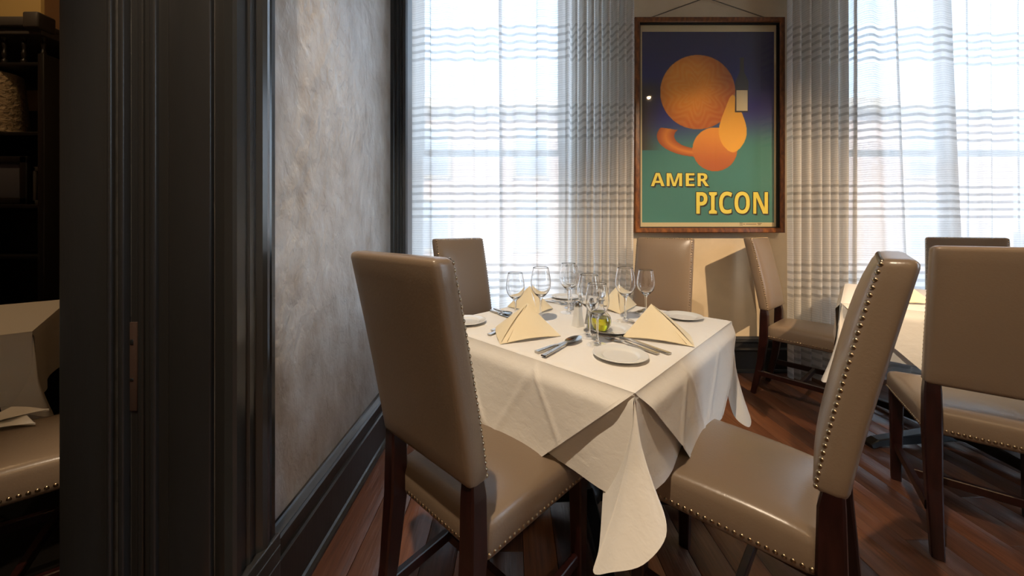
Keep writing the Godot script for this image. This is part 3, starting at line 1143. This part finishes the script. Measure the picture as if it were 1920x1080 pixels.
func chairs() -> void:
	var names := [
		"grey leather dining chair with its wide back to the viewer beside the plaster wall",
		"taupe leather dining chair in the window corner beside the dark post",
		"blue-grey leather dining chair under the left of the poster",
		"grey leather dining chair turned sideways against the curtain, right of the poster",
		"taupe leather dining chair at the right edge with its back to the viewer",
		"grey leather dining chair against the right window, top showing over another chair",
		"leather dining chair in the dim room, only its seat in view",
		"leather dining chair in the dim room, only an edge of its back in view"]
	var spots := [
		[Vector2(-0.203, 0.885), Vector2(0.66, 0.75)],
		[Vector2(-0.265, 2.16), Vector2(0.70, -0.71)],
		[Vector2(0.99, 2.33), Vector2(-0.62, -0.78)],
		[Vector2(1.875, 2.53), Vector2(0.62, -0.78)],
		[Vector2(1.66, 1.185), Vector2(0.62, 0.78)],
		[Vector2(3.13, 2.42), Vector2(-0.75, -0.66)],
		[Vector2(-1.325, 1.22), Vector2(-0.8, -0.6)],
		[Vector2(-3.02, 1.84), Vector2(0.7, -0.7)]]
	var first: Node3D
	for i in spots.size():
		var at := P(spots[i][0].x, 0, spots[i][0].y)
		if i == 0:
			first = make_chair(names[0], false)
			first.position = at
			first.rotation.y = facing(spots[i][1])
		else:
			dup(first, "dining_chair", at, facing(spots[i][1]), names[i])
	var c := make_chair("grey leather dining chair seen edge-on at right of the set table, bright nailheads", true)
	c.position = P(0.795, 0, 0.86)
	c.rotation.y = facing(Vector2(-0.70, 0.71))


# ============================================================ on the table

func on_table(px: float, py: float, h := TABLE) -> Vector2:
	var d := FOCAL * (EYE - h) / (py - 430)
	return Vector2((px - 958) / FOCAL * d, d)


const TOP_Y := 0.766

func wine_glass(label: String, at: Vector2, tall: float) -> void:
	var t := thing("wine_glass", label, "wine glass", P(at.x, TOP_Y, at.y), 0.0, "stemmed wine glasses")
	var k := tall / 0.225
	var outer := smooth([Vector2(0.0015, 0.0), Vector2(0.034, 0.0005), Vector2(0.0365, 0.0022), Vector2(0.030, 0.0045), Vector2(0.012, 0.008), Vector2(0.0055, 0.018), Vector2(0.0040, 0.045), Vector2(0.0042, 0.085), Vector2(0.0075, 0.102), Vector2(0.022, 0.115), Vector2(0.035, 0.133), Vector2(0.0405, 0.155), Vector2(0.0395, 0.180), Vector2(0.0345, 0.208), Vector2(0.0315, 0.225)], 4)
	var inner := smooth([Vector2(0.0305, 0.2255), Vector2(0.0335, 0.208), Vector2(0.0385, 0.180), Vector2(0.0393, 0.155), Vector2(0.0337, 0.134), Vector2(0.020, 0.1175), Vector2(0.0, 0.110)], 4)
	var bowl := []
	var foot := [Vector2(0, 0)]
	for p in outer:
		var q := Vector2(p.x * (0.35 + 0.65 * k), p.y * k)
		if p.y < 0.0079:
			foot.append(q)
		else:
			if bowl.is_empty():
				foot.append(q)
				bowl.append(Vector2(0, q.y))
			bowl.append(q)
	for p in inner:
		bowl.append(Vector2(p.x * (0.35 + 0.65 * k), p.y * k))
	var st := begin()
	lathe(st, bowl, 32)
	obj("bowl_and_stem", st, M.glass, t)
	st = begin()
	lathe(st, foot, 32)
	obj("foot", st, M.clear, t)


func plate(called: String, label: String, at: Vector2, r: float, group := "") -> void:
	var t := thing(called, label, "plate", P(at.x, TOP_Y, at.y), 0.0, group)
	var st := begin()
	var k := r / 0.08
	var prof := []
	for p in smooth([Vector2(0, 0.001), Vector2(0.045, 0.001), Vector2(0.046, 0.0), Vector2(0.050, 0.002), Vector2(0.078, 0.0115), Vector2(0.0800, 0.0125), Vector2(0.0795, 0.0138), Vector2(0.074, 0.0132), Vector2(0.058, 0.0095), Vector2(0.052, 0.006), Vector2(0.045, 0.0045), Vector2(0.0, 0.004)], 3):
		prof.append(Vector2(p.x * k, p.y))
	lathe(st, prof, 48)
	obj("dish", st, M.china, t)


func napkin(label: String, spine: Vector2, one: Vector2, two: Vector2, tall: float) -> void:
	# pyramid fold: two bowed faces that meet in a front ridge, doubled cloth with a seam line
	var c := (spine + one + two) / 3
	var t := thing("napkin", label, "napkin", P(c.x, TOP_Y, c.y), 0.0, "cream pyramid napkins")
	var tip2 := (one + two) / 2
	var tip := Vector3(tip2.x - c.x, tall, -(tip2.y - c.y))
	var foot := Vector3(spine.x - c.x, 0.001, -(spine.y - c.y))
	for layer in 2:
		var st := begin()
		for side in 2:
			var e2 := one if side == 0 else two
			var end := Vector3(e2.x - c.x, 0.001, -(e2.y - c.y))
			var nn := (foot - tip).cross(end - tip).normalized()
			if nn.dot((foot + end) / 2 - Vector3(tip.x, 0, tip.z)) < 0:
				nn = -nn
			var inset := 0.0035 * layer
			var f := func(u: float, v: float) -> Vector3:
				# v from tip to table, u from ridge to the far corner
				var a := tip.lerp(foot, v)
				var b := tip.lerp(end, v)
				var bow := 0.016 * sin(PI * u) * v + 0.006 * sin(PI * v) * (1 - u)
				var p := a.lerp(b, u) + nn * (bow - inset) 
				p.y = maxf(p.y - inset * 1.2 * (1 - v), 0.0008)
				return p
			grid(st, span(12), span(12), f, side == 1)
		obj("fold" if layer == 0 else "inner_fold", st, M.napkin_cloth, t)
	var seam := begin()
	var end2 := Vector3(one.x - c.x, 0.001, -(one.y - c.y))
	var out := (foot - tip).cross(end2 - tip).normalized()
	if out.dot((foot + end2) / 2 - Vector3(tip.x, 0, tip.z)) < 0:
		out = -out
	var pts := []
	for i in 9:
		var v := 0.06 + 0.92 * i / 8.0
		pts.append(tip.lerp(foot, v).lerp(tip.lerp(end2, v), 0.09) + out * (0.004 + 0.004 * v))
	var thin := []
	for i in 9:
		thin.append(0.0011)
	tube(seam, pts, thin, thin, 5)
	obj("seam", seam, M.napkin_cloth, t)


func cutlery(kind: String, label: String, handle: Vector2, tip: Vector2) -> void:
	var names := {"knife": "table knives", "fork": "dinner forks", "spoon": "spoons"}
	var dir := (tip - handle).normalized()
	var length := (tip - handle).length()
	var t := thing(kind, label, kind, P(handle.x, TOP_Y + (0.003 if kind == "spoon" else 0.0), handle.y), facing(dir), names[kind])
	# local +z runs from the handle's end to the tip
	var st := begin()
	var hl := length * (0.46 if kind == "knife" else 0.60)
	var flat := 0.0042 if kind == "knife" else 0.0022
	tube(st, [Vector3(0, 0.005, 0), Vector3(0, 0.0055, hl * 0.3), Vector3(0, 0.0075, hl * 0.75), Vector3(0, 0.010 if kind != "knife" else 0.006, hl)], [0.0085, 0.0078, 0.0052, 0.0034 if kind != "knife" else 0.0062], [flat, flat, flat * 0.9, flat * 0.8], 8, Vector3.RIGHT, true)
	obj("handle", st, M.steel, t)
	var z0 := hl - 0.002
	st = begin()
	if kind == "knife":
		var f := func(u: float, v: float) -> Vector3:
			var an := TAU * v
			var w := 0.0095 * (1 - pow(u, 5.0)) + 0.0008
			return Vector3(w * cos(an) + 0.002 * u, 0.006 + 0.0011 * sin(an), lerpf(z0, length, u))
		grid(st, span(12), span(12), f)
		obj("blade", st, M.steel, t)
	elif kind == "spoon":
		var f := func(u: float, v: float) -> Vector3:
			var an := TAU * u
			var mid := lerpf(z0, length, 0.52)
			var half := (length - z0) / 2
			var r := v
			return Vector3(0.021 * r * cos(an), 0.0025 + 0.0085 * r * r, mid + half * r * sin(an))
		grid(st, span(28), span(8), f)
		var f2 := func(u: float, v: float) -> Vector3: return f.call(u, v) - Vector3(0, 0.0012, 0)
		grid(st, span(28), span(8), f2, true)
		obj("bowl", st, M.steel, t)
	else:
		var root := z0 + (length - z0) * 0.42
		var f := func(u: float, v: float) -> Vector3:
			var an := TAU * v
			var w := lerpf(0.0034, 0.0125, smoothstep(0.0, 0.8, u))
			return Vector3(w * cos(an), lerpf(0.010, 0.0045, u) + 0.0011 * sin(an), lerpf(z0, root + 0.003, u))
		grid(st, span(8), span(10), f)
		obj("neck", st, M.steel, t)
		for k in 4:
			st = begin()
			var x := -0.0105 + 0.007 * k
			tube(st, [Vector3(x, 0.0045, root), Vector3(x, 0.0035, (root + length) / 2), Vector3(x * 0.95, 0.007, length)], [0.0022, 0.0019, 0.0009], [0.0011, 0.0010, 0.0007], 6)
			obj("tine", st, M.steel, t)


func table_setting() -> void:
	wine_glass("small wine glass nearest the viewer, just behind the front bread plate", on_table(1120, 650.6), 0.205)
	wine_glass("tall wine glass directly behind the nearest one, before the oil cruet", on_table(1104.5, 634.6), 0.222)
	wine_glass("small wine glass leftmost on the table, behind the front left napkin", Vector2(0.018, 1.448), 0.205)
	wine_glass("tall wine glass second from left, before the back left napkin", on_table(1014, 608.5), 0.228)
	wine_glass("tall wine glass at the back before the rear bread plate", on_table(1066, 589), 0.228)
	wine_glass("small wine glass hidden behind the tall one at the rear bread plate", on_table(1071, 580), 0.205)
	wine_glass("tall wine glass in front of the back right napkin", on_table(1172.5, 605), 0.224)
	wine_glass("small wine glass rightmost on the table, before the blue-grey chair", on_table(1211, 596), 0.205)
	plate("bread_plate", "white bread plate at the table's near corner", on_table(1163, 674), 0.080, "white bread plates")
	plate("bread_plate", "white bread plate at the table's right corner", on_table(1280, 599), 0.080, "white bread plates")
	plate("bread_plate", "white bread plate at the left corner, partly behind the brown chair back", Vector2(-0.182, 1.445), 0.080, "white bread plates")
	plate("bread_plate", "white bread plate at the far corner below the curtain", on_table(1060, 561), 0.080, "white bread plates")
	plate("saucer", "white saucer under the oil cruet", on_table(1143, 623), 0.085)
	napkin("cream napkin folded into a pyramid at the front left of the set table", Vector2(-0.036, 1.172), Vector2(0.180, 1.262), Vector2(-0.055, 1.40), 0.105)
	napkin("cream napkin folded into a pyramid at the front right of the set table", Vector2(0.598, 1.146), Vector2(0.395, 1.25), Vector2(0.645, 1.36), 0.108)
	napkin("cream napkin folded into a pyramid at the back left, before the bright curtain", Vector2(0.123, 1.595), Vector2(-0.020, 1.745), Vector2(0.205, 1.70), 0.108)
	napkin("cream napkin folded into a pyramid at the back right, before the blue-grey chair", Vector2(0.494, 1.595), Vector2(0.640, 1.79), Vector2(0.425, 1.72), 0.108)
	napkin("cream napkin on the table at the right edge", Vector2(1.98, 1.82), Vector2(2.15, 1.78), Vector2(2.06, 1.98), 0.10)
	cutlery("spoon", "spoon nearest the viewer with a warm lamp glint in its bowl", on_table(1018.5, 676), on_table(1087, 640))
	cutlery("knife", "knife beside the nearest spoon", on_table(1006, 667), Vector2(0.235, 1.225))
	cutlery("fork", "right-hand one of two forks behind the front bread plate", on_table(1256, 669.6), on_table(1143, 630))
	cutlery("fork", "left-hand one of two forks behind the front bread plate", on_table(1234, 669.6), on_table(1133, 636.5))
	cutlery("fork", "front one of two forks tucked behind the front left napkin", on_table(917, 633), Vector2(0.02, 1.415))
	cutlery("fork", "rear one of two forks tucked behind the front left napkin", on_table(923, 625), Vector2(0.028, 1.452))
	cutlery("spoon", "dark bowled spoon beside the leftmost wine glass", on_table(928, 584), Vector2(-0.002, 1.545))
	cutlery("knife", "knife pointing at the leftmost wine glass", on_table(921, 586.5), Vector2(0.005, 1.50))
	cutlery("fork", "fork beside the rear bread plate", on_table(1024, 567.5), Vector2(0.285, 1.765))
	cutlery("fork", "second fork beside the rear bread plate", on_table(1036, 567), Vector2(0.315, 1.79))
	cutlery("knife", "knife lying behind the front right napkin", Vector2(0.62, 1.31), Vector2(0.475, 1.455))
	cutlery("fork", "fork near the rightmost wine glass", Vector2(0.70, 1.72), Vector2(0.562, 1.60))
	# oil cruet: a round bottle half full of green oil, ball stopper
	var c := Vector2(0.338, 1.318)
	var t := thing("oil_cruet", "round glass cruet half full of green olive oil on a saucer", "cruet", P(c.x, TOP_Y + 0.0045, c.y))
	var st := begin()
	lathe(st, smooth([Vector2(0, 0), Vector2(0.020, 0.0005), Vector2(0.031, 0.010), Vector2(0.0375, 0.033), Vector2(0.033, 0.056), Vector2(0.018, 0.074), Vector2(0.0115, 0.086), Vector2(0.0115, 0.108), Vector2(0.016, 0.113), Vector2(0.0145, 0.115), Vector2(0.0095, 0.110), Vector2(0.0095, 0.088), Vector2(0.016, 0.0735), Vector2(0.031, 0.0555), Vector2(0.0357, 0.033), Vector2(0.029, 0.0105), Vector2(0.019, 0.003), Vector2(0, 0.0025)], 4), 36)
	obj("bottle", st, M.glass, t)
	st = begin()
	lathe(st, smooth([Vector2(0, 0.0028), Vector2(0.0185, 0.0032), Vector2(0.0286, 0.0107), Vector2(0.0354, 0.033), Vector2(0.0325, 0.050), Vector2(0.0323, 0.0505), Vector2(0, 0.0505)], 4), 36)
	obj("oil", st, M.oil, t)
	st = begin()
	lathe(st, smooth([Vector2(0, 0.098), Vector2(0.007, 0.099), Vector2(0.0092, 0.109), Vector2(0.008, 0.118), Vector2(0.006, 0.124), Vector2(0.012, 0.130), Vector2(0.0155, 0.142), Vector2(0.011, 0.154), Vector2(0, 0.158)], 4), 28)
	obj("stopper", st, M.glass, t)
	# salt and pepper
	for k in 2:
		var at: Vector2 = [Vector2(0.266, 1.395), Vector2(0.325, 1.43)][k]
		t = thing("salt_shaker" if k == 0 else "pepper_shaker", ["tapered silver salt shaker left of the oil cruet", "tapered silver pepper shaker behind the oil cruet"][k], "shaker", P(at.x, TOP_Y, at.y), 0.6)
		st = begin()
		var h := 0.078
		tube(st, [Vector3(0, 0, 0), Vector3(0, 0.004, 0), Vector3(0, h * 0.5, 0), Vector3(0, h, 0)], [0.020, 0.0195, 0.0145, 0.0115], [0.020, 0.0195, 0.0145, 0.0115], 8, Vector3.RIGHT, true)
		obj("body", st, M.china if k == 0 else M.steel, t)
		st = begin()
		lathe(st, smooth([Vector2(0.0128, h), Vector2(0.0132, h + 0.008), Vector2(0.009, h + 0.018), Vector2(0, h + 0.021)], 4), 20)
		obj("cap", st, M.steel, t)


# ============================================================ the dim room on the left

func other_room() -> void:
	var st := begin()
	slab(st, -4.9, -4.6, 0, TOP, -3.5, BACK + 0.3)
	struct_mesh("wall_far_left", st, M.brown_wall)
	st = begin()
	slab(st, -4.6, -3.42, 0, TOP, 2.56, BACK)
	struct_mesh("wall_left_room", st, M.yellow_wall)
	st = begin()
	slab(st, -3.42, -1.45, 0, TOP, 2.58, BACK)
	struct_mesh("wall_left_room_side", st, M.brown_wall)
	# dark etagere: shelves, turned gallery on top
	var c := thing("bookcase", "tall black shelf case with a turned gallery in the dim room", "bookcase", P(-3.38, 0, 2.34))
	var hw := 0.52
	st = begin()
	for s in [-1, 1]:
		box(st, Vector3(s * hw - 0.02, 0, -0.2), Vector3(s * hw + 0.02, 2.22, 0.2), 0.004)
	box(st, Vector3(-hw, 0, -0.2), Vector3(hw, 2.0, -0.185), 0.003)
	obj("case_side", st, M.case_wood, c)
	for y in [0.06, 0.55, 0.98, 1.29, 1.735, 2.16]:
		st = begin()
		box(st, Vector3(-hw, y - 0.012, -0.19), Vector3(hw, y + 0.012, 0.19), 0.004)
		obj("shelf", st, M.case_wood, c)
	st = begin()
	box(st, Vector3(-hw - 0.02, 2.33, -0.21), Vector3(hw + 0.02, 2.37, 0.21), 0.006)
	box(st, Vector3(-hw - 0.035, 2.37, -0.22), Vector3(hw - 0.03, 2.43, 0.23), 0.008)
	box(st, Vector3(hw - 0.06, 2.355, 0.15), Vector3(hw + 0.035, 2.455, 0.24), 0.012)
	obj("cornice", st, M.case_grey, c)
	for k in 9:
		st = begin()
		lathe(st, smooth([Vector2(0.014, 2.17), Vector2(0.014, 2.19), Vector2(0.008, 2.2), Vector2(0.013, 2.23), Vector2(0.008, 2.26), Vector2(0.012, 2.29), Vector2(0.008, 2.31), Vector2(0.014, 2.33)], 3), 10, Vector3(-hw + 0.06 + 0.12 * k, 0, 0.17))
		obj("spindle", st, M.case_wood, c)
	# things on it
	var v := thing("vase", "pale stoneware vase with relief on the dark shelf", "vase", P(-3.23, 1.748, 2.22))
	st = begin()
	lathe(st, smooth([Vector2(0, 0), Vector2(0.115, 0.0), Vector2(0.12, 0.03), Vector2(0.112, 0.18), Vector2(0.098, 0.36), Vector2(0.09, 0.375), Vector2(0.08, 0.36), Vector2(0.09, 0.1), Vector2(0, 0.05)], 4), 32)
	obj("body", st, M.ceramic, v)
	var b := thing("book", "thin grey book standing at the end of the vase shelf", "book", P(-2.935, 1.748, 2.26))
	st = begin()
	box(st, Vector3(-0.015, 0, -0.1), Vector3(0.015, 0.25, 0.02), 0.003)
	obj("cover", st, M.case_grey, b)
	var p := thing("picture_frame", "dark framed picture propped on the shelf below the vase", "picture frame", P(-3.16, 1.303, 2.19))
	st = begin()
	for e in [[-0.26, 0.16, 0, 0.045], [-0.26, 0.16, 0.255, 0.30], [-0.26, -0.215, 0, 0.30], [0.115, 0.16, 0, 0.30]]:
		box(st, Vector3(e[0], e[2], -0.015), Vector3(e[1], e[3], 0.012), 0.006)
	obj("frame", st, M.case_wood, p)
	st = begin()
	box(st, Vector3(-0.22, 0.04, -0.014), Vector3(0.12, 0.26, -0.004), 0.001)
	obj("print", st, M.shade_grey, p)
	var p2 := thing("picture_frame", "small grey frame behind the dark framed picture", "picture frame", P(-2.955, 1.303, 2.22))
	st = begin()
	for e in [[-0.06, 0.06, 0, 0.03], [-0.06, 0.06, 0.21, 0.24], [-0.06, -0.03, 0, 0.24], [0.03, 0.06, 0, 0.24]]:
		box(st, Vector3(e[0], e[2], -0.01), Vector3(e[1], e[3], 0.01), 0.004)
	obj("frame", st, M.case_grey, p2)
	st = begin()
	box(st, Vector3(-0.035, 0.025, -0.009), Vector3(0.035, 0.215, -0.003), 0.001)
	obj("print", st, M.case_wood, p2)
	# a napkin dropped on the chair's seat
	st = begin()
	var a := Vector2(-1.57, 1.135)
	for q in [[Vector2(-1.54, 1.14), Vector2(-1.70, 1.22), Vector2(-1.72, 1.08), 0.512], [Vector2(-1.60, 1.22), Vector2(-1.76, 1.24), Vector2(-1.74, 1.06), 0.517]]:
		var f := func(u: float, w: float) -> Vector3:
			var m2: Vector2 = q[0].lerp(q[1].lerp(q[2], u), w)
			return P(m2.x - a.x, q[3] - 0.512 + 0.004 * sin(7.0 * u + 3.0 * w), m2.y - a.y)
		grid(st, span(8), span(8), f)
	var nk := obj("napkin", st, M.linen)
	nk.position = P(a.x, 0.520, a.y)
	tag(nk, "crumpled cream napkin dropped on the chair seat in the dim room", "napkin")
